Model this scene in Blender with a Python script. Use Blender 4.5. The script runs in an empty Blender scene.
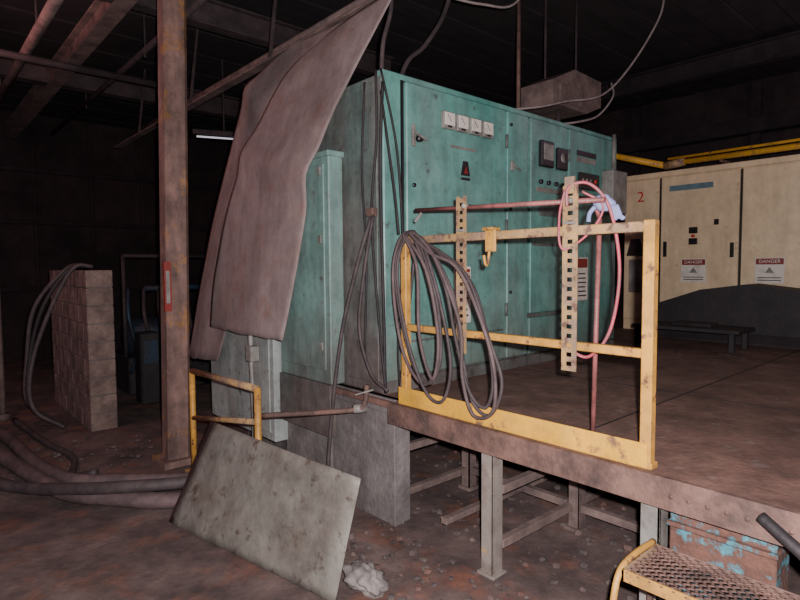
import bpy, bmesh, math, random
from mathutils import Vector, Matrix, noise
random.seed(7)
scene=bpy.context.scene

# ------------------------------------------------------------------ materials
def lin(h):
    h=h.lstrip('#'); c=[int(h[i:i+2],16)/255 for i in (0,2,4)]
    return tuple([(x/12.92 if x<=.04045 else ((x+.055)/1.055)**2.4) for x in c]+[1])
def mat(name,base,grime,scale=3.0,lo=.42,hi=.62,rough=.7,metal=0.0,stretch=(1,1,1),bump=.15,
        zdirt=None,spots=None,spot_scale=25,spot_t=.66,spot_w=.06,mottle=.55,streak=.0):
    m=bpy.data.materials.new(name); m.use_nodes=True
    n=m.node_tree.nodes; l=m.node_tree.links
    b=n['Principled BSDF']; b.inputs['Roughness'].default_value=rough; b.inputs['Metallic'].default_value=metal
    tc=n.new('ShaderNodeTexCoord'); mp=n.new('ShaderNodeMapping'); mp.inputs['Scale'].default_value=stretch
    l.new(tc.outputs['Object'],mp.inputs['Vector'])
    nz=n.new('ShaderNodeTexNoise'); nz.inputs['Scale'].default_value=scale; nz.inputs['Detail'].default_value=8; nz.inputs['Roughness'].default_value=.65
    l.new(mp.outputs['Vector'],nz.inputs['Vector'])
    r=n.new('ShaderNodeValToRGB'); r.color_ramp.elements[0].position=lo; r.color_ramp.elements[1].position=hi
    l.new(nz.outputs['Fac'],r.inputs['Fac'])
    mx=n.new('ShaderNodeMix'); mx.data_type='RGBA'; mx.inputs['A'].default_value=lin(base); mx.inputs['B'].default_value=lin(grime)
    l.new(r.outputs['Color'],mx.inputs['Factor']); out=mx.outputs['Result']
    if zdirt:
        col,z0,z1=zdirt
        g=n.new('ShaderNodeNewGeometry'); sp=n.new('ShaderNodeSeparateXYZ'); l.new(g.outputs['Position'],sp.inputs[0])
        nn=n.new('ShaderNodeTexNoise'); nn.inputs['Scale'].default_value=4; nn.inputs['Detail'].default_value=6
        l.new(tc.outputs['Object'],nn.inputs['Vector'])
        ad=n.new('ShaderNodeMath'); ad.operation='MULTIPLY_ADD'; ad.inputs[1].default_value=.6; l.new(nn.outputs['Fac'],ad.inputs[0]); l.new(sp.outputs['Z'],ad.inputs[2])
        mr=n.new('ShaderNodeMapRange'); mr.inputs['From Min'].default_value=z0+.3; mr.inputs['From Max'].default_value=z1+.3
        mr.inputs['To Min'].default_value=.9; mr.inputs['To Max'].default_value=0; l.new(ad.outputs[0],mr.inputs['Value'])
        m2=n.new('ShaderNodeMix'); m2.data_type='RGBA'; l.new(mr.outputs[0],m2.inputs['Factor']); l.new(out,m2.inputs['A']); m2.inputs['B'].default_value=lin(col)
        out=m2.outputs['Result']
    if spots:
        n3=n.new('ShaderNodeTexNoise'); n3.inputs['Scale'].default_value=spot_scale; n3.inputs['Detail'].default_value=7; n3.inputs['Roughness'].default_value=.65
        l.new(tc.outputs['Object'],n3.inputs['Vector'])
        r3=n.new('ShaderNodeValToRGB'); r3.color_ramp.elements[0].position=spot_t-.02; r3.color_ramp.elements[1].position=spot_t+spot_w
        l.new(n3.outputs['Fac'],r3.inputs['Fac'])
        m3=n.new('ShaderNodeMix'); m3.data_type='RGBA'; l.new(r3.outputs['Color'],m3.inputs['Factor']); l.new(out,m3.inputs['A']); m3.inputs['B'].default_value=lin(spots)
        out=m3.outputs['Result']
    def mul(out,scl,st,detail,lowv,rough_=.7,a=.3,c=.62):
        mp2=n.new('ShaderNodeMapping'); mp2.inputs['Scale'].default_value=st; l.new(tc.outputs['Object'],mp2.inputs['Vector'])
        q=n.new('ShaderNodeTexNoise'); q.inputs['Scale'].default_value=scl; q.inputs['Detail'].default_value=detail; q.inputs['Roughness'].default_value=rough_
        l.new(mp2.outputs['Vector'],q.inputs['Vector'])
        mr=n.new('ShaderNodeMapRange'); mr.inputs['From Min'].default_value=a; mr.inputs['From Max'].default_value=c
        mr.inputs['To Min'].default_value=lowv; mr.inputs['To Max'].default_value=1.08; l.new(q.outputs['Fac'],mr.inputs['Value'])
        vm=n.new('ShaderNodeMix'); vm.data_type='RGBA'; vm.blend_type='MULTIPLY'; vm.inputs['Factor'].default_value=1
        l.new(out,vm.inputs['A']); l.new(mr.outputs[0],vm.inputs['B']); return vm.outputs['Result']
    if bump: out=mul(out,4.5,(1,1,1),12,mottle,.75)
    if streak: out=mul(out,3.0,(4,4,.6),8,streak,.7,.32,.60)
    l.new(out,b.inputs['Base Color'])
    if bump:
        n4=n.new('ShaderNodeTexNoise'); n4.inputs['Scale'].default_value=scale*9; n4.inputs['Detail'].default_value=6
        l.new(tc.outputs['Object'],n4.inputs['Vector'])
        bp=n.new('ShaderNodeBump'); bp.inputs['Strength'].default_value=bump; bp.inputs['Distance'].default_value=.02
        l.new(n4.outputs['Fac'],bp.inputs['Height']); l.new(bp.outputs['Normal'],b.inputs['Normal'])
    return m
def emis(name,c,s):
    m=bpy.data.materials.new(name); m.use_nodes=True; b=m.node_tree.nodes['Principled BSDF']
    b.inputs['Emission Color'].default_value=lin(c); b.inputs['Emission Strength'].default_value=s; b.inputs['Base Color'].default_value=lin(c); return m

TEAL=mat('teal_paint','#54948a','#6d8c86',1.6,.35,.7,.42,0,(1,1,.35),.05,zdirt=('#6a5b55',.55,1.5),spots='#4f524c',spot_scale=12,spot_t=.62,spot_w=.1,mottle=.62,streak=.78)
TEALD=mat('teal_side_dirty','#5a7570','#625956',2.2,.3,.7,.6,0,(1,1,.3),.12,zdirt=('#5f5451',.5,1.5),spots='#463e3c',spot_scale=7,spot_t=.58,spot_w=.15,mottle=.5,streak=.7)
TEALB=mat('side_box_green','#78a098','#6c7c77',2.2,.35,.7,.5,0,(1,1,.35),.08,zdirt=('#5f5955',.6,1.5),spots='#5a5450',spot_scale=9,spot_t=.6,spot_w=.12,mottle=.6,streak=.75)
GREYB=mat('side_box_grey','#9aa29e','#7f7c79',2.2,.4,.7,.6,0,(1,1,.35),.08,spots='#5c524c',spot_scale=9,spot_t=.6,spot_w=.1,mottle=.55,streak=.75)
SKIRT=mat('skirt_concrete_dust','#7b7674','#5b5554',3,.35,.68,.9,0,(1,1,.7),.4,spots='#8c8784',spot_scale=7,spot_t=.62,spot_w=.15,mottle=.5)
YEL=mat('yellow_paint_worn','#cc963e','#a88148',6,.4,.7,.55,0,(1,1,1),.1,spots='#6a4a3a',spot_scale=15,spot_t=.57,spot_w=.07,mottle=.5)
YELD=mat('yellow_paint_dusty','#b08e5a','#8a7463',7,.4,.6,.65,0,(1,1,1),.15,spots='#5f483c',spot_scale=18,spot_t=.54,spot_w=.08,mottle=.5)
YELB=mat('yellow_toe_paint','#dfa836','#c69b4c',6,.45,.75,.5,0,(1,1,1),.1,spots='#785a44',spot_scale=9,spot_t=.58,spot_w=.08,mottle=.6)
STEELG=mat('galvanised_dusty','#a39a92','#7b706a',9,.4,.6,.5,.2,(1,1,1),.1,spots='#c9a860',spot_scale=14,spot_t=.62,spot_w=.1)
RUST=mat('rusty_steel','#785c52','#4f3f3a',5,.4,.62,.8,.05,(1,1,1),.3,mottle=.45)
BEAM=mat('dusty_beam','#45393a','#2c2527',4,.4,.65,.85,0,(1,1,1),.2)
BEAML=mat('dusty_light_beam','#7a6862','#534745',4,.4,.65,.85,0,(1,1,1),.2)
BEAMK=mat('dark_beam','#2a2326','#1c181a',4,.4,.65,.9,0,(1,1,1),.2)  # darkest of the beam tones
COL=mat('column_dusty','#84685f','#5f4c47',5,.4,.65,.75,0,(1,1,.4),.2,spots='#a2743c',spot_scale=3.5,spot_t=.57,spot_w=.1,mottle=.45,streak=.75)
SHEET=mat('sheet_rust_dust','#8b7d7a','#6e615f',2.0,.3,.72,.7,0,(1,1,.5),.08,spots='#7c6058',spot_scale=5,spot_t=.56,spot_w=.2,mottle=.7,streak=.85)
PLATE=mat('plate_grey_dirty','#85847c','#665f58',3,.35,.68,.55,.1,(1,1,1),.15,spots='#54483f',spot_scale=11,spot_t=.59,spot_w=.08,mottle=.55)
PLAT=mat('platform_red_dust','#836459','#5e453d',3,.32,.68,.8,0,(1,1,1),.25,spots='#85746b',spot_scale=7,spot_t=.60,spot_w=.1,mottle=.45)
FLR=mat('floor_dirt','#6f5d58','#443837',1.2,.35,.66,.95,0,(1,1,1),.5,spots='#7a5040',spot_scale=2.5,spot_t=.54,spot_w=.15,mottle=.4)
BRICK=mat('rusty_pier_paint','#704e42','#4b3833',6,.4,.62,.9,0,(1,1,1),.4,spots='#4c8794',spot_scale=6,spot_t=.52,spot_w=.04,mottle=.45)
CREAM=mat('cream_paint','#d8c2a0','#bda888',1.6,.35,.75,.5,0,(1,1,.4),.05,spots='#a8927a',spot_scale=9,spot_t=.62,spot_w=.14,mottle=.78,streak=.9)
BLOCK=mat('cinder_block','#88746c','#5f504b',5,.38,.65,.95,0,(1,1,1),.5)
STONE=mat('rubble_stone','#5f5552','#443c3a',6,.4,.6,.95,0)
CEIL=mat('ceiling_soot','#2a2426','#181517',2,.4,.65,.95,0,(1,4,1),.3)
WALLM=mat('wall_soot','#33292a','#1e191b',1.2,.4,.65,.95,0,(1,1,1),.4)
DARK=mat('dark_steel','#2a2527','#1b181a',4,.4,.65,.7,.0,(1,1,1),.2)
BLK=mat('black_rubber','#3b3334','#54494a',8,.4,.7,.7,0,(1,1,1),.1)
HOSE=mat('dusty_hose','#4f4243','#675655',6,.4,.65,.75,0,(1,1,1),.1)
BLUE=mat('blue_machine_paint','#20384c','#24262c',4,.4,.6,.6,0,(1,1,1),.2)
REDR=mat('red_rod_paint','#935856','#704946',10,.45,.6,.5)
PINK=mat('red_hose_rubber','#b04c58','#955d61',10,.45,.65,.55)
WHT=mat('white_label','#cfc8be','#a89f95',12,.5,.75,.5,bump=0)
RED=mat('red_plastic','#c02a22','#8c2a22',12,.5,.75,.4,bump=0)
REDK=mat('dark_red_plastic','#7c2520','#5c2320',12,.5,.75,.5,bump=0)
BLKP=mat('black_plastic','#1d1a1c','#2c2527',12,.5,.75,.35,bump=0)
CLOTH=mat('lavender_cloth','#7780ac','#9298b8',10,.4,.65,.8)
RAGM=mat('dirty_rag','#837d79','#625b59',7,.4,.65,.9)
GREYP=mat('grey_enclosure','#8b8a84','#6d6863',5,.4,.65,.5)
LABB=mat('blue_grey_plate','#5f7a86','#4c626c',9,.4,.65,.5,bump=0)
WIRE=mat('pale_wire','#9a8f8c','#7a706d',9,.4,.65,.6,bump=0)

# ------------------------------------------------------------------ builder
class B:
    def __init__(s,name): s.name=name; s.v=[]; s.f=[]; s.mi=[]; s.sm=[]; s.mats=[]; s.kids=[]
    def idx(s,m):
        if m not in s.mats: s.mats.append(m)
        return s.mats.index(m)
    def add(s,vs,fs,m,smooth=False):
        o=len(s.v); s.v+= [tuple(x) for x in vs]; i=s.idx(m)
        for f in fs: s.f.append([o+k for k in f]); s.mi.append(i); s.sm.append(smooth)
    def bm(s,bm,m,smooth=False):
        bm.verts.index_update(); s.add([v.co[:] for v in bm.verts],[[v.index for v in f.verts] for f in bm.faces],m,smooth); bm.free()
    def box(s,lo,hi,m,bev=.004,M=None):
        lo=Vector(lo); hi=Vector(hi); b=bmesh.new()
        bmesh.ops.create_cube(b,size=1)
        d=hi-lo
        bmesh.ops.scale(b,vec=d,verts=b.verts); 
        if bev>0:
            bb=min(bev,min(abs(x) for x in d)*.3); bmesh.ops.bevel(b,geom=b.edges[:],offset=bb,segments=1,affect='EDGES')
        bmesh.ops.translate(b,vec=(lo+hi)/2,verts=b.verts)
        if M: bmesh.ops.transform(b,matrix=M,verts=b.verts)
        s.bm(b,m)
    def bar(s,p0,p1,w,h,m,up=(0,0,1),bev=.003):
        p0=Vector(p0);p1=Vector(p1);d=p1-p0;L=d.length
        if L<1e-6: return
        z=d.normalized();u=Vector(up)
        if abs(z.dot(u))>.97:u=Vector((0,1,0))
        x=u.cross(z).normalized(); y=z.cross(x)
        M=Matrix((x,y,z)).transposed().to_4x4(); M.translation=(p0+p1)/2
        s.box((-w/2,-h/2,-L/2),(w/2,h/2,L/2),m,bev,M)
    def prism(s,poly,ext,m):
        e=Vector(ext); n=len(poly); a=[Vector(p) for p in poly]; vs=a+[p+e for p in a]
        fs=[list(range(n))[::-1],list(range(n,2*n))]+[[i,(i+1)%n,n+(i+1)%n,n+i] for i in range(n)]
        s.add(vs,fs,m)
    def tube(s,pts,r,m,seg=10,closed=False,smoothp=True,sub=8):
        P=[Vector(p) for p in pts]
        if smoothp and len(P)>2:
            Q=[];n=len(P)
            for i in range(n if closed else n-1):
                p1=P[i];p2=P[(i+1)%n]
                p0=P[i-1] if (i>0 or closed) else p1*2-p2
                p3=P[(i+2)%n] if (i+2<n or closed) else p2*2-p1
                for k in range(sub):
                    t=k/sub
                    Q.append(.5*((2*p1)+(p2-p0)*t+(2*p0-5*p1+4*p2-p3)*t*t+(3*p1-p0-3*p2+p3)*t**3))
            if not closed: Q.append(P[-1])
            P=Q
        n=len(P); vs=[];fs=[]; prev=None
        for i in range(n):
            if closed: T=(P[(i+1)%n]-P[i-1])
            else: T=P[min(i+1,n-1)]-P[max(i-1,0)]
            T.normalize()
            if prev is None:
                a=Vector((0,0,1)) if abs(T.z)<.9 else Vector((1,0,0)); N=a.cross(T).normalized()
            else: N=(prev-T*prev.dot(T)).normalized()
            prev=N; Bn=T.cross(N)
            for k in range(seg):
                a=2*math.pi*k/seg; vs.append(P[i]+(N*math.cos(a)+Bn*math.sin(a))*r)
        for i in range(n if closed else n-1):
            j=(i+1)%n
            for k in range(seg): fs.append([i*seg+k,i*seg+(k+1)%seg,j*seg+(k+1)%seg,j*seg+k])
        if not closed: fs.append(list(range(seg))[::-1]); fs.append([(n-1)*seg+k for k in range(seg)])
        s.add(vs,fs,m,True)
    def cyl(s,p0,p1,r,m,seg=20): s.tube([p0,p1],r,m,seg,False,False)
    def text(s,body,loc,size,face,m,align='CENTER'):
        c=bpy.data.curves.new('label','FONT'); c.body=body; c.size=size; c.extrude=.0008; c.align_x=align; c.align_y='CENTER'
        o=bpy.data.objects.new('label_text',c); c.materials.append(m); scene.collection.objects.link(o)
        o.location=loc; o.rotation_euler=(math.radians(90),0,0 if face=='y' else math.radians(-90)); s.kids.append(o)
    def done(s):
        me=bpy.data.meshes.new(s.name); me.from_pydata(s.v,[],s.f)
        for m in s.mats: me.materials.append(m)
        for p,i,k in zip(me.polygons,s.mi,s.sm): p.material_index=i; p.use_smooth=k
        me.update(); o=bpy.data.objects.new(s.name,me); scene.collection.objects.link(o)
        for k in s.kids: k.parent=o
        return o

# ------------------------------------------------------------------ room shell
b=B('floor'); n=120
vs=[];fs=[]
X0,X1,Y0,Y1=-3,10.6,-3,13.2
for i in range(n+1):
    for j in range(n+1):
        x=X0+(X1-X0)*i/n; y=Y0+(Y1-Y0)*j/n
        vs.append((x,y,-.03+.03*noise.noise(Vector((x*1.3,y*1.3,0)))+.012*noise.noise(Vector((x*6,y*6,2)))))
for i in range(n):
    for j in range(n): a=i*(n+1)+j; fs.append([a,a+n+1,a+n+2,a+1])
b.add(vs,fs,FLR,True); b.done()
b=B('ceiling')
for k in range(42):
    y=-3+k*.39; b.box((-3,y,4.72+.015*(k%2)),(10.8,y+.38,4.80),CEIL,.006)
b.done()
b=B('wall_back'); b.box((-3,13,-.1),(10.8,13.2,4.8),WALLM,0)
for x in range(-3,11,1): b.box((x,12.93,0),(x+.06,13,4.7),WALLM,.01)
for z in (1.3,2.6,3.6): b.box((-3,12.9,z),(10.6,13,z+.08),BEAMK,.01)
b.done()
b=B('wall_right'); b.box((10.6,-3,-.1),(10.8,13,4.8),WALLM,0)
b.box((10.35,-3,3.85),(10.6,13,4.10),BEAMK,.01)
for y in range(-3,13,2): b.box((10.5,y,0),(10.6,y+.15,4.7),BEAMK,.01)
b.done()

# ceiling steel
def ibeam(name,p0,p1,w,h,m):
    b=B(name); p0=Vector(p0);p1=Vector(p1); z=Vector((0,0,1))
    b.bar(p0+z*h/2,p1+z*h/2,w,.02,m); b.bar(p0-z*h/2,p1-z*h/2,w,.02,m); b.bar(p0,p1,.02,h,m); return b
ibeam('ceiling_beam',(1.7,2,4.35),(1.7,12.9,4.35),.16,.24,BEAML).done()
ibeam('ceiling_beam',(.2,2,4.35),(.2,12.9,4.35),.16,.24,BEAM).done()
ibeam('ceiling_beam',(-2,6.0,4.45),(5.2,6.0,4.45),.16,.26,BEAM).done()
ibeam('ceiling_beam',(-2,9.2,4.45),(10.3,9.2,4.45),.2,.3,BEAM).done()
ibeam('ceiling_beam',(8.6,-2,4.5),(8.6,12,4.5),.18,.25,BEAMK).done()
b=B('overhead_rail')
b.bar((2.75,2.6,3.70),(2.75,10,3.70),.10,.012,BEAML); b.bar((2.80,2.6,3.74),(2.80,10,3.74),.012,.09,BEAML)
for y in (3.0,5.0,7.0,9.0): b.bar((2.78,y,3.72),(2.9,y,4.72),.03,.03,BEAM)
b.cyl((3.0,2.4,3.95),(3.0,10,3.95),.03,BEAML); b.cyl((3.12,2.4,4.05),(3.12,10,4.0),.02,BEAM)
b.done()
b=B('overhead_pipe_run')
b.cyl((1.15,3,4.12),(1.15,12,4.12),.05,BEAML)
b.cyl((2.2,3,4.20),(2.2,12,4.20),.035,BEAM)
b.cyl((-1,7.4,4.03),(2.6,7.4,4.03),.04,BEAM)
for x in (1.15,2.2):
    for y in (4,6.8,9.5): b.bar((x,y,4.12),(x,y,4.72),.02,.01,BEAM)
b.done()
b=B('fluorescent_lamp')
b.bar((3.2,8.0,3.66),(4.0,7.7,3.66),.12,.06,BEAM); b.cyl((3.25,7.98,3.6),(3.95,7.72,3.6),.012,emis('tube_glow','#cfcad8',.8))
b.bar((3.6,7.85,3.7),(3.6,7.85,4.72),.02,.02,BEAM); b.done()

# ------------------------------------------------------------------ column
b=B('steel_column')
b.bar((1.80,5.08,-.04),(1.90,5.10,4.72),.20,.20,COL,bev=.03)
b.bar((1.80,5.08,-.03),(1.80,5.08,.03),.32,.32,COL)
b.box((1.70,4.955,1.35),(1.76,4.985,1.78),REDK,.001)
b.box((1.712,4.95,1.42),(1.745,4.956,1.7),GREYP,.001)
b.done()

# ------------------------------------------------------------------ platform
b=B('raised_platform')
b.box((2.37,-2.5,.79),(10.3,6.0,.83),PLAT,.004)
b.box((2.34,-2.5,.70),(2.37,2.76,.835),RUST,.004)
b.box((2.34,-2.5,.70),(2.44,2.76,.712),RUST,.002)
for k in range(30):
    y=.95-k*.07; b.cyl((2.335,y,.765),(2.345,y,.765),.010,RUST,8)
for y in (0,.95,1.93,2.7): b.box((2.44,y,.66),(6.9,y+.06,.79),RUST,.004)
for x in (3.3,5.0): b.box((x,-2.5,.62),(x+.08,3.85,.70),RUST,.004)
for y in (-.9,1.55): b.box((2.44,y,.8301),(7.0,y+.012,.832),DARK,0)
for x in (4.0,5.6): b.box((x,-2.5,.8301),(x+.012,2.9,.832),DARK,0)
b.done()
b=B('platform_support_frame')
legs=[(2.40,1.02),(2.40,1.93),(3.25,1.02),(3.25,1.9),(3.25,2.85),(4.2,1.02),(4.2,1.9),(4.2,2.9)]
for i,(x,y) in enumerate(legs):
    mm=GREYP if i==0 else STEELG if i==1 else BEAML
    w=.085 if i<2 else .08
    b.box((x,y,-.04),(x+.012,y+w,.70),mm,.002); b.box((x,y,-.04),(x+w,y+.012,.70),mm,.002)
    b.box((x-.02,y-.02,-.03),(x+.10,y+.10,-.005),mm,.002)
for z in (.10,.42):
    for y in (1.93,2.85):
        b.box((2.52,y+.02,z),(4.3,y+.07,z+.05),BEAML,.003)
    for x in (3.27,4.2): b.box((x,1.02,z),(x+.05,2.95,z+.05),BEAML,.003)
b.box((2.42,1.04,.10),(3.3,1.09,.15),BEAML,.003)
b.box((2.52,2.4,.08),(4.2,2.45,.12),BEAML,.003)
b.box((3.16,1.83,.42),(3.26,1.98,.60),GREYP,.008)
b.done()
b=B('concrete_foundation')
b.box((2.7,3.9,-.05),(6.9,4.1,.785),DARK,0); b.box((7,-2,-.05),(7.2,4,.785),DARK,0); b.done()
b=B('painted_steel_pier')
b.box((2.45,.60,-.05),(2.63,1.0,.70),BRICK,.006)
for z in (.60,.22): b.box((2.425,.59,z),(2.64,1.005,z+.02),BRICK,.004)
b.done()

b=B('equipment_plinth')
b.box((2.42,2.77,-.05),(2.50,4.20,.83),SKIRT,.008)
b.box((2.46,2.79,-.05),(2.57,2.84,.78),SKIRT,.004)
b.box((2.405,2.762,.74),(2.43,4.2,.84),SKIRT,.004)
b.box((2.405,2.765,-.04),(2.43,2.82,.74),SKIRT,.004); b.box((2.405,3.5,-.04),(2.43,3.56,.74),SKIRT,.004)
b.box((2.60,4.25,-.05),(3.6,5.3,.24),SKIRT,.01)
b.done()

# ------------------------------------------------------------------ teal cabinet
F=2.965; ZT=3.05
b=B('teal_control_cabinet')
b.box((2.5,F+.02,.83),(5.70,4.35,ZT-.01),TEALD,.006)
b.box((2.5,F,.83),(2.665,F+.03,ZT),TEAL,.008)
b.box((2.49,F-.005,ZT-.03),(5.72,F+.06,ZT+.01),TEAL,.006)
b.box((2.49,F-.005,.83),(5.72,F+.03,.92),TEALD,.004)
def door(x0,x1,z0,z1):
    b.box((x0,F-.028,z0),(x1,F+.02,z1),TEAL,.008)
door(2.69,3.80,.94,3.01); door(3.83,4.12,.94,3.01); door(4.16,4.74,1.3,3.01); door(4.77,5.68,.94,3.01)
b.box((4.16,F-.02,.94),(4.74,F+.02,1.26),TEAL,.006)
for x in (2.677,3.815,4.14,4.755): b.box((x-.010,F-.002,.93),(x+.010,F+.021,3.02),BLKP,0)
for x in (3.795,4.735):
    for z in (1.3,2.0,2.7): b.cyl((x+.015,F-.035,z),(x+.015,F-.035,z+.11),.012,TEALD,10)
b.box((4.18,F-.032,1.9),(4.72,F-.02,1.93),TEALD,.002)
b.box((2.72,F-.031,1.18),(3.78,F-.02,1.195),TEALD,.002)
for x in (3.09,3.24,3.39,3.54):
    b.box((x-.062,F-.065,2.74),(x+.062,F-.028,2.865),GREYP,.006)
    b.box((x-.053,F-.070,2.765),(x+.053,F-.064,2.857),WHT,.002)
    b.bar((x+.01,F-.072,2.79),(x-.025,F-.072,2.84),.004,.003,BLKP)
    b.box((x-.02,F-.072,2.748),(x+.02,F-.066,2.762),BLKP,0)
b.box((3.13,F-.036,2.615),(3.42,F-.028,2.635),GREYP,.001)
b.prism([(3.25,F-.036,2.42),(3.35,F-.036,2.42),(3.325,F-.036,2.53),(3.275,F-.036,2.53)],(0,.008,0),BLKP)
b.prism([(3.28,F-.040,2.435),(3.32,F-.040,2.435),(3.30,F-.040,2.49)],(0,.005,0),REDK)
b.box((3.25,F-.036,2.385),(3.35,F-.028,2.405),BLKP,.001)
b.box((2.73,F-.05,2.57),(2.76,F-.028,2.72),GREYP,.004); b.bar((2.745,F-.06,2.66),(2.85,F-.07,2.62),.022,.014,GREYP)
b.cyl((2.80,F-.06,2.63),(2.80,F-.028,2.63),.025,BLKP)
b.cyl((2.755,F-.04,2.30),(2.755,F-.028,2.30),.015,BLKP)
b.box((3.86,F-.05,2.52),(3.90,F-.028,2.60),GREYP,.004); b.bar((3.88,F-.06,2.56),(3.97,F-.06,2.53),.02,.012,GREYP)
for z in (2.9,2.2,1.5): b.cyl((3.87,F-.04,z),(3.87,F-.028,z),.014,BLKP,10)
b.box((4.26,F-.075,2.60),(4.46,F-.028,2.83),BLKP,.012); b.box((4.285,F-.08,2.66),(4.435,F-.074,2.80),GREYP,.002)
b.box((4.53,F-.065,2.60),(4.70,F-.028,2.80),BLKP,.012); b.cyl((4.615,F-.07,2.71),(4.615,F-.06,2.71),.045,GREYP)
for x in (4.3,4.42,4.54,4.66): b.cyl((x,F-.05,2.47),(x,F-.028,2.47),.02,BLKP,12)
b.box((4.24,F-.034,2.38),(4.70,F-.028,2.42),GREYP,.001)
b.box((4.28,F-.036,2.17),(4.62,F-.028,2.30),TEALD,.004)
b.box((4.9,F-.034,2.72),(5.25,F-.028,2.77),GREYP,.001); b.box((4.9,F-.036,2.78),(5.25,F-.028,2.83),BLKP,.001)
b.box((4.92,F-.06,2.46),(5.28,F-.028,2.62),BLKP,.006); b.cyl((5.20,F-.066,2.55),(5.20,F-.05,2.55),.022,RED)
for x in (4.97,5.04,5.11): b.cyl((x,F-.066,2.55),(x,F-.05,2.55),.018,GREYP,12)
b.box((4.95,F-.034,2.34),(5.25,F-.028,2.40),BLKP,.001)
b.box((5.36,F-.16,2.25),(5.66,F-.028,2.68),GREYP,.01); b.cyl((5.5,F-.09,2.68),(5.5,F-.09,3.05),.02,GREYP)
b.cyl((5.5,F-.09,1.0),(5.5,F-.09,2.25),.018,TEALD)
b.box((3.17,F-.034,1.28),(3.36,F-.028,1.72),WHT,.001); b.box((3.18,F-.036,1.62),(3.35,F-.030,1.70),REDK,.001)
b.text('DANGER',(3.265,F-.038,1.66),.045,'y',WHT)
for k in range(6): b.box((3.195,F-.036,1.33+k*.045),(3.33-.01*(k%3),F-.031,1.345+k*.045),BLKP,0)
b.box((4.92,F-.034,1.38),(5.12,F-.028,1.80),WHT,.001); b.box((4.93,F-.036,1.70),(5.11,F-.030,1.79),REDK,.001)
for k in range(6): b.box((4.94,F-.036,1.42+k*.043),(5.09-.01*(k%3),F-.031,1.433+k*.043),BLKP,0)
b.box((2.492,3.03,.9),(2.505,3.40,3.0),TEALD,.004)
for x in (2.62,4.1,5.55): b.box((x,3.1,ZT),(x+.05,3.16,ZT+.07),TEALD,.006)
b.cyl((2.9,3.35,ZT),(2.9,3.35,ZT+.10),.09,DARK)
b.done()

b=B('side_equipment_box')
b.box((2.36,3.42,.845),(2.488,4.16,2.55),TEALB,.008); b.box((2.345,3.47,.95),(2.36,4.11,2.48),TEALB,.004)
b.box((2.34,3.40,2.53),(2.488,4.18,2.57),TEALB,.004)
b.box((2.30,4.17,.25),(2.62,5.45,1.55),GREYB,.008); b.box((2.29,4.24,.32),(2.31,5.36,1.45),GREYB,.004)
b.box((2.345,3.42,.45),(2.40,4.16,.845),TEALD,.004)
for z in (1.1,1.9,2.4): b.box((2.335,3.5,z),(2.347,3.54,z+.06),GREYP,.002)
b.done()

# ------------------------------------------------------------------ draped sheets
def drape(name,L,R,wave,thick=.007,nu=26,nv=48,ph=0):
    def cat(P,t):
        n=len(P)-1; s=min(t*n,n-1e-6); i=int(s); t=s-i; P=[Vector(p) for p in P]
        p1=P[i];p2=P[i+1];p0=P[i-1] if i>0 else p1*2-p2; p3=P[i+2] if i+2<=n else p2*2-p1
        return .5*((2*p1)+(p2-p0)*t+(2*p0-5*p1+4*p2-p3)*t*t+(3*p1-p0-3*p2+p3)*t**3)
    vs=[];fs=[]
    for j in range(nv+1):
        t=j/nv; a=cat(L,t); c=cat(R,t)
        for i in range(nu+1):
            s=i/nu; p=a.lerp(c,s)
            p=p+Vector((-1,0,.05))*(wave*math.sin(math.pi*s)*(.3+t)+.008*math.sin(s*8+ph+t*3)*t+.015*noise.noise(p*1.6)
               +.055*math.exp(-((t-.44-.10*s)/.045)**2))
            if j==nv: p.z+=.012*noise.noise(p*14)
            vs.append(p)
    for j in range(nv):
        for i in range(nu): k=j*(nu+1)+i; fs.append([k,k+1,k+nu+2,k+nu+1])
    b=B(name); b.add(vs,fs,SHEET,True); o=b.done()
    m=o.modifiers.new('thickness','SOLIDIFY'); m.thickness=thick; return o
drape('draped_metal_sheet',[(2.62,3.78,3.56),(2.48,4.26,3.29),(2.22,4.58,2.51),(2.12,4.85,1.70),(2.09,4.95,1.19)],
      [(2.66,2.98,3.66),(2.48,3.25,3.11),(2.24,3.38,2.49),(2.14,3.52,1.70),(2.10,3.68,1.18)],.025)
drape('draped_metal_sheet',[(2.74,3.86,3.68),(2.68,4.67,3.66),(2.50,5.02,3.24),(2.34,5.45,2.11),(2.19,5.75,.81)],
      [(2.76,3.10,3.68),(2.70,3.75,3.50),(2.50,4.25,3.0),(2.34,4.60,2.0),(2.20,5.05,.85)],.02,ph=2)

# ------------------------------------------------------------------ guard rail on the platform
b=B('yellow_guard_rail')
X=2.42
b.box((X-.024,1.065,.83),(X+.024,1.115,1.915),YEL,.004)
b.box((X-.03,1.055,.832),(X+.03,1.13,.86),YEL,.003)
b.box((X-.022,2.635,.83),(X+.022,2.685,1.915),YEL,.004)
b.box((X-.022,1.10,1.865),(X+.022,2.65,1.91),YELD,.004)
b.box((X-.018,1.10,1.315),(X+.018,2.65,1.355),YEL,.004)
b.box((X-.034,1.075,.837),(X-.025,2.70,.945),YELB,.002)
b.box((X-.030,1.08,.832),(X+.03,2.70,.842),YELB,.002)
b.box((X-.035,1.91,1.80),(X-.022,1.98,1.92),YEL,.003); b.box((X-.06,1.91,1.913),(X+.01,1.98,1.93),YEL,.003)
b.tube([(X-.04,1.945,1.80),(X-.05,1.945,1.74),(X-.07,1.945,1.73),(X-.085,1.945,1.78)],.008,YEL,8)
b.done()

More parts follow.
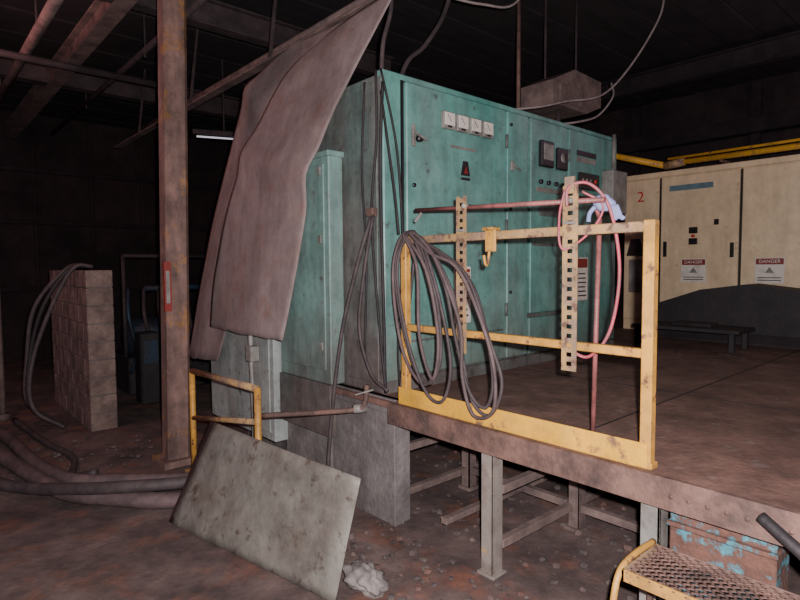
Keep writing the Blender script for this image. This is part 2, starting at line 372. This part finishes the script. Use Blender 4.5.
def slotted(b,y0,y1,z0,z1,x,m):
    w=y1-y0; side=w*.32
    b.box((x-.004,y0,z0),(x,y0+side,z1),m,0); b.box((x-.004,y1-side,z0),(x,y1,z1),m,0)
    b.box((x,y1-.004,z0),(x+.006,y1,z1),m,0)
    z=z0
    while z<z1-.015:
        b.box((x-.0041,y0+side,z),(x-.0001,y1-side,min(z+.024,z1)),m,0); z+=.045
b=B('slotted_angle_rack')
slotted(b,2.115,2.19,1.225,2.115,X-.032,YELD)
slotted(b,1.42,1.50,1.215,2.10,X-.032,YELD)
b.cyl((X-.012,2.55,2.07),(X-.012,1.30,2.02),.012,REDR)
b.cyl((X-.05,2.13,2.06),(X+.02,2.13,2.06),.012,GREYP); b.cyl((X-.05,1.46,2.03),(X+.02,1.46,2.03),.014,GREYP)
b.box((X-.05,2.12,1.917),(X-.02,2.18,1.93),GREYP,.002); b.box((X-.05,1.43,1.917),(X-.02,1.49,1.93),GREYP,.002)
b.box((X-.05,1.435,2.06),(X-.032,1.485,2.14),YELD,.002)
b.bar((X-.01,2.5,2.05),(X-.01,2.56,2.0),.015,.015,GREYP)
b.done()
b=B('red_rod'); b.cyl((2.60,1.45,.83),(2.585,1.42,1.95),.012,REDR); b.cyl((2.585,1.42,1.95),(2.54,1.42,2.02),.011,REDR); b.done()
b=B('red_air_hose')
b.tube([(2.37,1.47,2.0),(2.37,1.46,2.09),(2.42,1.38,2.10),(2.48,1.31,1.98),(2.5,1.27,1.70),(2.5,1.31,1.42),(2.49,1.41,1.28),(2.46,1.50,1.30)],.008,PINK)
b.tube([(2.37,1.48,2.08),(2.37,1.51,1.95),(2.37,1.49,1.80),(2.46,1.40,1.88),(2.47,1.34,2.0),(2.42,1.42,2.07)],.006,PINK)
b.done()
b=B('lavender_work_glove')
bm=bmesh.new(); bmesh.ops.create_icosphere(bm,subdivisions=3,radius=.055)
for v in bm.verts:
    v.co=Vector((v.co.x*.6,v.co.y*1.0,v.co.z*.75)); v.co*=1+.35*noise.noise(v.co*22)
    v.co+=Vector((2.52,1.36,2.02))
b.bm(bm,CLOTH,True)
for k in range(4): b.tube([(2.50,1.32-.01*k,2.0),(2.50,1.30-.012*k,1.97-.01*k),(2.50,1.295-.014*k,1.93+.006*k)],.010,CLOTH,8)
b.tube([(2.5,1.40,2.0),(2.49,1.42,1.97),(2.48,1.42,1.93)],.011,CLOTH,8)
b.done()

b=B('hanging_cable_coil')
loops=[[(2.62,1.93),(2.72,1.75),(2.71,1.45),(2.62,1.15),(2.45,1.0),(2.32,1.15),(2.36,1.5),(2.50,1.85)],
       [(2.58,1.93),(2.69,1.72),(2.64,1.4),(2.52,1.1),(2.38,1.02),(2.29,1.2),(2.33,1.55),(2.47,1.86)],
       [(2.55,1.93),(2.66,1.7),(2.58,1.3),(2.42,.98),(2.27,.93),(2.20,1.15),(2.28,1.5),(2.42,1.84)],
       [(2.52,1.92),(2.35,1.80),(2.15,1.72),(2.0,1.5),(1.88,1.2),(1.88,.95),(2.02,.90),(2.10,1.1),(2.12,1.4),(2.3,1.75),(2.45,1.90)],
       [(2.50,1.90),(2.28,1.78),(2.06,1.62),(1.95,1.35),(1.85,1.1),(1.93,.91),(2.06,.97),(2.14,1.25),(2.2,1.55),(2.38,1.82)],
       [(2.54,1.91),(2.32,1.82),(2.10,1.68),(1.97,1.42),(1.90,1.12),(1.95,.95),(2.07,1.02),(2.17,1.3),(2.26,1.62),(2.42,1.87)],
       [(2.60,1.92),(2.48,1.72),(2.46,1.3),(2.35,1.05),(2.30,1.3),(2.40,1.7)]]
for i,L in enumerate(loops):
    b.tube([(2.372-.012*(i%4),y,z) for y,z in L],.0105,HOSE if i%3==0 else BLK,8,True)
b.tube([(2.36,2.5,1.90),(2.42,2.58,1.94),(2.47,2.62,1.85),(2.46,2.7,1.3),(2.44,2.74,.9)],.010,BLK,8)
b.done()

b=B('corner_cable_run')
b.tube([(2.47,2.93,2.96),(2.46,2.95,2.5),(2.47,2.96,2.1),(2.46,2.93,1.5),(2.47,2.93,.85)],.011,DARK,8)
b.tube([(2.46,2.99,3.05),(2.47,3.0,2.6),(2.46,3.05,2.08),(2.47,3.0,1.4),(2.45,2.9,.86)],.009,DARK,8)
b.tube([(2.47,3.05,2.10),(2.42,3.16,1.75),(2.38,3.30,1.27),(2.34,3.38,.7),(2.30,3.43,-.01)],.014,BLK,8)
b.tube([(2.45,3.02,2.08),(2.40,3.06,1.7),(2.38,3.10,1.3),(2.38,2.98,1.0),(2.38,2.80,.90)],.011,BLK,8)
b.tube([(2.46,2.94,2.9),(2.44,2.86,2.6),(2.42,2.76,2.2),(2.40,2.70,1.93)],.008,DARK,8)
b.tube([(2.47,2.95,3.05),(2.55,2.90,2.6),(2.58,2.88,2.2),(2.54,2.82,1.7),(2.52,2.85,1.2),(2.56,2.88,.86)],.008,DARK,8)
b.tube([(2.465,3.12,3.0),(2.465,3.16,2.4),(2.465,3.12,1.8),(2.465,3.15,1.1)],.008,DARK,8)
b.box((2.44,3.02,2.07),(2.49,3.09,2.13),RUST,.004)
b.done()

# ------------------------------------------------------------------ short yellow rail + pipe
b=B('low_yellow_rail')
for y,z in ((4.66,.87),(3.50,.90)):
    b.cyl((1.8,y,-.04),(1.8,y,z),.024,YEL); b.box((1.74,y-.06,-.03),(1.86,y+.06,.012),YELD,.002)
b.cyl((1.8,4.66,.86),(1.8,3.50,.89),.024,YELD); b.cyl((1.8,4.66,.46),(1.8,3.50,.66),.020,YELD)
b.done()
b=B('drain_pipe_with_valve')
b.tube([(1.83,3.50,.70),(2.1,3.2,.73),(2.28,3.0,.76),(2.33,2.98,.80),(2.34,2.97,.92)],.018,RUST,10)
b.cyl((2.26,3.02,.76),(2.34,2.98,.76),.03,GREYP); b.bar((2.26,3.0,.86),(2.34,2.9,.90),.02,.01,GREYP)
b.done()
b=B('stand_pipe'); b.tube([(2.16,4.3,1.2),(2.14,4.25,.9),(2.10,4.15,.4),(2.05,4.1,-.02)],.02,GREYP,10); b.box((2.11,4.2,.95),(2.19,4.3,1.08),GREYP,.008); b.done()

# ------------------------------------------------------------------ leaning plate
b=B('leaning_steel_plate')
def plate(p):
    vs=[];fs=[];N=14
    A,Bq,C,D=[Vector(x) for x in p]
    for j in range(N+1):
        for i in range(N+1):
            s=i/N;t=j/N; q=A.lerp(Bq,s).lerp(D.lerp(C,s),t); q+=Vector((-.9,0,.3))*(.02*math.sin(s*math.pi)*math.sin(t*2.4)+.006*noise.noise(q*4)); vs.append(q)
    for j in range(N):
        for i in range(N): k=j*(N+1)+i; fs.append([k,k+1,k+N+2,k+N+1])
    return vs,fs
vs,fs=plate([(1.30,3.86,-.01),(1.60,2.32,-.01),(1.73,2.26,.63),(1.62,3.86,.63)])
b.add(vs,fs,PLATE,True); o=b.done(); m=o.modifiers.new('thickness','SOLIDIFY'); m.thickness=.008
b=B('crumpled_rag')
bm=bmesh.new(); bmesh.ops.create_icosphere(bm,subdivisions=4,radius=.12)
for v in bm.verts:
    c=v.co.copy(); v.co=Vector((c.x*.8,c.y*1.1,c.z*.6))*(1+.5*noise.noise(c*8)+.35*noise.noise(c*26)); v.co+=Vector((1.82,2.34,.03))
b.bm(bm,RAGM,True); b.done()

# ------------------------------------------------------------------ step at right
b=B('steel_access_stair')
nx,ny=8,22
def tread(z,x0,x1,y0,y1):
    dx=(x1-x0)/nx; dy=(y1-y0)/ny
    for i in range(nx):
        for j in range(ny):
            cx=x0+(i+.5)*dx; cy=y0+(j+.5)*dy
            for a,c in (((cx-dx/2,cy),(cx,cy+dy/2)),((cx,cy+dy/2),(cx+dx/2,cy)),((cx+dx/2,cy),(cx,cy-dy/2)),((cx,cy-dy/2),(cx-dx/2,cy))):
                b.bar((a[0],a[1],z),(c[0],c[1],z),.006,.005,RUST,bev=0)
    b.box((x1-.008,y0,z-.04),(x1,y1,z+.005),RUST,.002); b.box((x0,y0,z-.04),(x0+.012,y1,z+.006),YEL,.002)
    b.box((x0,y1-.012,z-.04),(x1,y1,z+.006),YELD,.002); b.box((x0,y0,z-.04),(x1,y0+.012,z+.006),YEL,.002)
tread(.55,2.02,2.32,.05,1.0); tread(.27,1.72,2.02,.05,1.0)
for y in (.03,1.01):
    b.tube([(2.32,y,.56),(2.15,y,.565),(2.03,y,.54),(1.98,y,.44),(1.97,y,.30),(1.97,y,-.02)],.013,YEL,8)
    b.bar((2.30,y,-.03),(2.30,y,.56),.03,.02,RUST); b.bar((1.73,y,-.03),(1.73,y,.27),.03,.02,YEL)
b.done()
b=B('black_hose'); b.tube([(2.31,.62,.80),(2.27,.50,.74),(2.26,.40,.68),(2.24,.2,.62),(2.2,-.1,.60)],.022,DARK,12); b.done()

# ------------------------------------------------------------------ cream cabinets
b=B('cream_electrical_cabinet')
CX=7.6
b.box((CX,-1.6,.83),(8.6,3.80,2.93),CREAM,.01)
seams=[3.80,3.30,2.34,1.32,.3,-.7,-1.6]
for i in range(6):
    b.box((CX-.03,seams[i+1]+.015,.98),(CX,seams[i]-.015,2.87),CREAM,.008)
    b.box((CX-.012,seams[i+1]-.013,.98),(CX-.002,seams[i+1]+.013,2.87),BLKP,0)
b.box((CX-.035,-1.6,2.88),(CX,3.80,2.95),CREAM,.006)
b.text('2',(CX-.036,3.56,2.64),.20,'x',RED)
b.prism([(CX-.05,3.50,1.85),(CX-.05,3.74,1.85),(CX-.05,3.68,2.08),(CX-.05,3.56,2.08)],(.02,0,0),BLKP)
b.box((CX-.06,3.52,1.35),(CX-.03,3.70,1.80),GREYP,.004)
for yc in (2.86,2.02,.8):
    b.box((CX-.036,yc-.15,1.50),(CX-.030,yc+.15,1.80),WHT,.001); b.box((CX-.038,yc-.14,1.72),(CX-.032,yc+.14,1.79),REDK,.001)
    b.text('DANGER',(CX-.040,yc,1.755),.055,'x',WHT)
    b.prism([(CX-.038,yc-.05,1.62),(CX-.038,yc+.05,1.62),(CX-.038,yc,1.69)],(.004,0,0),GREYP)
    for k in range(2): b.box((CX-.038,yc-.12,1.53+k*.03),(CX-.032,yc+.12,1.54+k*.03),BLKP,0)
b.box((CX-.034,2.65,2.68),(CX-.028,3.18,2.75),LABB,.001)
for y,z,w,h in ((2.87,2.16,.10,.08),(2.87,2.02,.10,.08),(2.60,2.25,.05,.07),(3.22,1.93,.04,.20),(1.42,1.88,.05,.2),(2.42,1.9,.04,.18)):
    b.box((CX-.055,y-w/2,z-h/2),(CX-.028,y+w/2,z+h/2),BLKP,.004)
b.cyl((CX-.06,2.87,2.09),(CX-.028,2.87,2.09),.02,RED,12)
for i in range(1,6):
    for z in (1.2,1.9,2.6): b.cyl((CX-.04,seams[i]+.03,z),(CX-.04,seams[i]+.03,z+.1),.012,CREAM,8)
b.done()
b=B('yellow_gas_pipe')
b.cyl((7.45,3.0,3.02),(7.45,-1.5,3.02),.035,YELB); b.cyl((7.45,4.4,3.40),(7.45,3.15,2.99),.04,YELB); b.cyl((7.55,3.2,3.10),(7.55,-1.5,3.12),.018,YELB)
b.cyl((7.45,3.2,3.0),(7.45,2.95,3.02),.05,YELD)
for y in (2.5,1.2,0): b.box((7.42,y,2.955),(7.7,y+.04,2.985),RUST,.003)
b.done()
b=B('cabinet_shadow_prism')  # dark solid shaped as the shadow across the lower cream cabinets
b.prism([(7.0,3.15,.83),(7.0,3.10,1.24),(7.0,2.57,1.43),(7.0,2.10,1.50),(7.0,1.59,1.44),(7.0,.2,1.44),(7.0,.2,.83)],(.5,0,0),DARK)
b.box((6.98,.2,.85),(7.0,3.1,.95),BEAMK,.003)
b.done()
b=B('low_steel_bench')
b.box((6.2,1.9,1.02),(6.7,3.0,1.06),DARK,.004)
for x in (6.22,6.62):
    for y in (1.95,2.92): b.box((x,y,.83),(x+.05,y+.05,1.02),DARK,.003)
b.box((6.3,2.2,1.06),(6.55,2.6,1.10),BEAMK,.01)
b.done()
b=B('scrap_strip')
for x,y,a in ((5.9,2.35,.4),(6.0,1.9,1.0)):
    M=Matrix.Translation((x,y,.834))@Matrix.Rotation(a,4,'Z'); b.box((-.16,-.02,0),(.16,.02,.003),BEAML,0,M)
b.done()

# ------------------------------------------------------------------ overhead box + conduits
b=B('overhead_junction_box')
b.prism([(5.05,3.3,3.38),(5.05,3.3,3.62),(5.45,3.3,3.80),(6.0,3.3,3.78),(6.0,3.3,3.50),(5.7,3.3,3.38)],(0,.4,0),BEAML)
b.box((5.15,3.28,3.42),(5.6,3.3,3.60),BEAML,.004)
for x in (5.2,5.8): b.cyl((x,3.5,3.7),(x,3.5,4.75),.012,BEAM)
b.cyl((5.3,3.4,3.05),(5.3,3.4,3.4),.025,BEAM)
b.done()
b=B('overhead_cable')
b.tube([(4.0,3.05,3.07),(4.4,3.0,3.16),(4.8,3.0,3.28),(5.4,2.95,3.45),(5.9,2.9,3.85),(6.3,2.8,4.4),(6.45,2.8,4.75)],.011,WIRE,8)
b.tube([(4.7,3.05,3.06),(5.0,3.0,3.12),(5.4,3.0,3.25),(5.7,3.0,3.5),(5.85,3.1,3.7)],.010,WIRE,8)
b.tube([(2.72,3.1,3.70),(3.2,3.2,3.86),(3.8,3.2,3.95),(4.3,3.2,4.12),(4.7,3.2,4.75)],.011,WIRE,8)
b.tube([(2.80,3.15,3.05),(2.95,3.2,3.28),(3.13,3.2,3.44),(3.35,3.2,3.75),(3.45,3.2,4.1),(3.5,3.2,4.75)],.018,BEAM,8)
b.tube([(2.6,3.1,3.04),(2.62,3.1,3.3),(2.7,3.1,3.6),(2.65,3.1,4.0),(2.68,3.1,4.75)],.016,BEAM,8)
b.cyl((4.87,3.6,3.04),(4.87,3.6,4.75),.02,RUST)
b.done()

# ------------------------------------------------------------------ left background
b=B('cinder_block_wall')
for r_ in range(9):
    off=.2 if r_%2 else 0
    y=6.6-off
    while y<8.5:
        y0=max(y,6.6);y1=min(y+.388,8.5)
        if y1-y0>.03: b.box((1.46,y0,r_*.193-.02),(1.72,y1,r_*.193+.163),BLOCK,.006)
        y+=.40
b.box((1.468,6.608,-.03),(1.712,8.49,1.70),SKIRT,0); b.done()
b=B('hose_bundle')
for k in range(3):
    o_=.16*k
    b.tube([(1.6,6.9+o_,1.75),(1.42,6.95+o_,1.73),(1.2-.05*k,7.0+o_,1.3),(1.02,7.1+o_,.7),(1.0,7.0+o_,.25),(1.25,6.8+o_,.03)],.022,DARK if k%2 else BLK,8)
b.done()
b=B('hydraulic_pump_unit')
b.box((2.3,8.2,-.03),(3.6,9.2,.5),DARK,.02); b.cyl((2.4,8.6,.75),(3.2,8.6,.75),.25,BLUE,24); b.cyl((3.2,8.6,.75),(3.4,8.6,.75),.18,DARK,24)
b.box((2.5,8.3,.5),(3.1,8.9,.58),BLUE,.01); b.cyl((3.0,8.3,.5),(3.0,8.3,1.5),.05,BLUE); b.cyl((2.5,8.1,1.45),(3.6,8.1,1.45),.04,BLUE)
for k in range(6): b.tube([(2.3+.2*k,8.1,1.45),(2.25+.2*k,7.95,1.1),(2.35+.2*k,8.0,.6),(2.3+.2*k,8.1,.3)],.025,BLUE if k%3==0 else BEAM,8)
b.box((2.6,7.6,-.03),(3.0,7.9,.35),BEAM,.01); b.box((2.25,7.5,-.03),(2.5,7.75,.9),DARK,.02); b.box((2.28,7.49,.5),(2.47,7.5,.8),BLUE,.01)
b.cyl((2.3,8.3,.5),(2.3,8.3,1.9),.025,BEAM); b.cyl((2.3,8.3,1.9),(3.5,8.3,1.9),.025,BEAM); b.cyl((3.5,8.3,.5),(3.5,8.3,1.9),.025,BEAM)
b.done()
b=B('vertical_pipe'); b.cyl((.83,7.9,-.03),(.83,7.9,2.3),.03,BEAML); b.cyl((.83,7.9,2.3),(.83,9.3,2.3),.03,BEAML); b.cyl((.83,7.9,-.03),(.83,7.9,.04),.07,BEAML); b.done()
b=B('floor_hoses')
b.tube([(.2,7.4,.05),(.55,6.4,.05),(.72,5.4,.05),(.86,4.75,.05),(1.1,4.4,.05),(1.41,4.05,.05),(2.0,3.75,.05)],.06,HOSE,12)
b.tube([(.3,8.0,.04),(.70,6.97,.04),(.80,5.8,.04),(.95,5.05,.04),(1.25,4.75,.04),(1.60,4.44,.04),(2.2,4.0,.04)],.055,HOSE,12)
b.tube([(-.2,6.8,.03),(.3,5.9,.03),(.6,5.2,.03),(.9,4.6,.11),(1.2,4.25,.15),(1.6,4.05,.14),(2.1,3.9,.1)],.045,BLK,12)
b.tube([(.9,7.6,.02),(1.0,6.4,.02),(1.1,5.7,.02),(1.0,5.2,.02),(1.1,4.9,.1)],.03,BLK,10)
b.done()
b=B('rubble_debris')
for k in range(700):
    if k<430: x=random.uniform(2.6,4.6);y=random.uniform(1.0,3.8)
    elif k<580: x=random.uniform(1.8,2.4);y=random.uniform(1.3,2.9)
    else: x=random.uniform(.4,2.2);y=random.uniform(5.2,6.4)
    r=random.uniform(.005,.028)
    bm=bmesh.new(); bmesh.ops.create_icosphere(bm,subdivisions=1,radius=r)
    for v in bm.verts: v.co*=random.uniform(.6,1.4); v.co.z*=.6; v.co+=Vector((x,y,-.02+r*.4))
    b.bm(bm,random.choice([STONE,STONE,FLR]))
b.done()

# ------------------------------------------------------------------ lights
def light(name,kind,loc,energy,color,size=None,rot=None):
    d=bpy.data.lights.new(name,kind); d.energy=energy; d.color=color
    if kind=='AREA': d.size=size
    elif size: d.shadow_soft_size=size
    o=bpy.data.objects.new(name,d); o.location=loc
    if rot: o.rotation_euler=rot
    scene.collection.objects.link(o); return o
light('camera_flash','POINT',(.05,-.04,1.79),980,(1,.92,.93),.02)
light('fill_light_left','POINT',(.0,6.5,3.9),75,(1,.42,.42),.3)  # added reddish fill for the left side, no fixture here
light('fill_light_right','POINT',(8.2,.5,4.0),24,(.95,.6,.8),.3)  # added weak fill over the cream cabinets, not a real lamp
w=bpy.data.worlds.new('world'); scene.world=w; w.use_nodes=True
w.node_tree.nodes['Background'].inputs[0].default_value=(.64,.41,.50,1); w.node_tree.nodes['Background'].inputs[1].default_value=.30

# ------------------------------------------------------------------ camera
th=math.atan(33/561); yaw=math.radians(48.3); roll=math.radians(0.4)
f=Vector((math.cos(yaw)*math.cos(th),math.sin(yaw)*math.cos(th),-math.sin(th)))
r=Vector((math.sin(yaw),-math.cos(yaw),0)); u=r.cross(f)
r2=r*math.cos(roll)-u*math.sin(roll); u2=u*math.cos(roll)+r*math.sin(roll)
cam=bpy.data.cameras.new('camera'); cam.lens=561/800*36; cam.sensor_width=36
co=bpy.data.objects.new('camera',cam); scene.collection.objects.link(co)
M=Matrix((r2,u2,-f)).transposed().to_4x4(); M.translation=(0,0,1.72); co.matrix_world=M
scene.camera=co
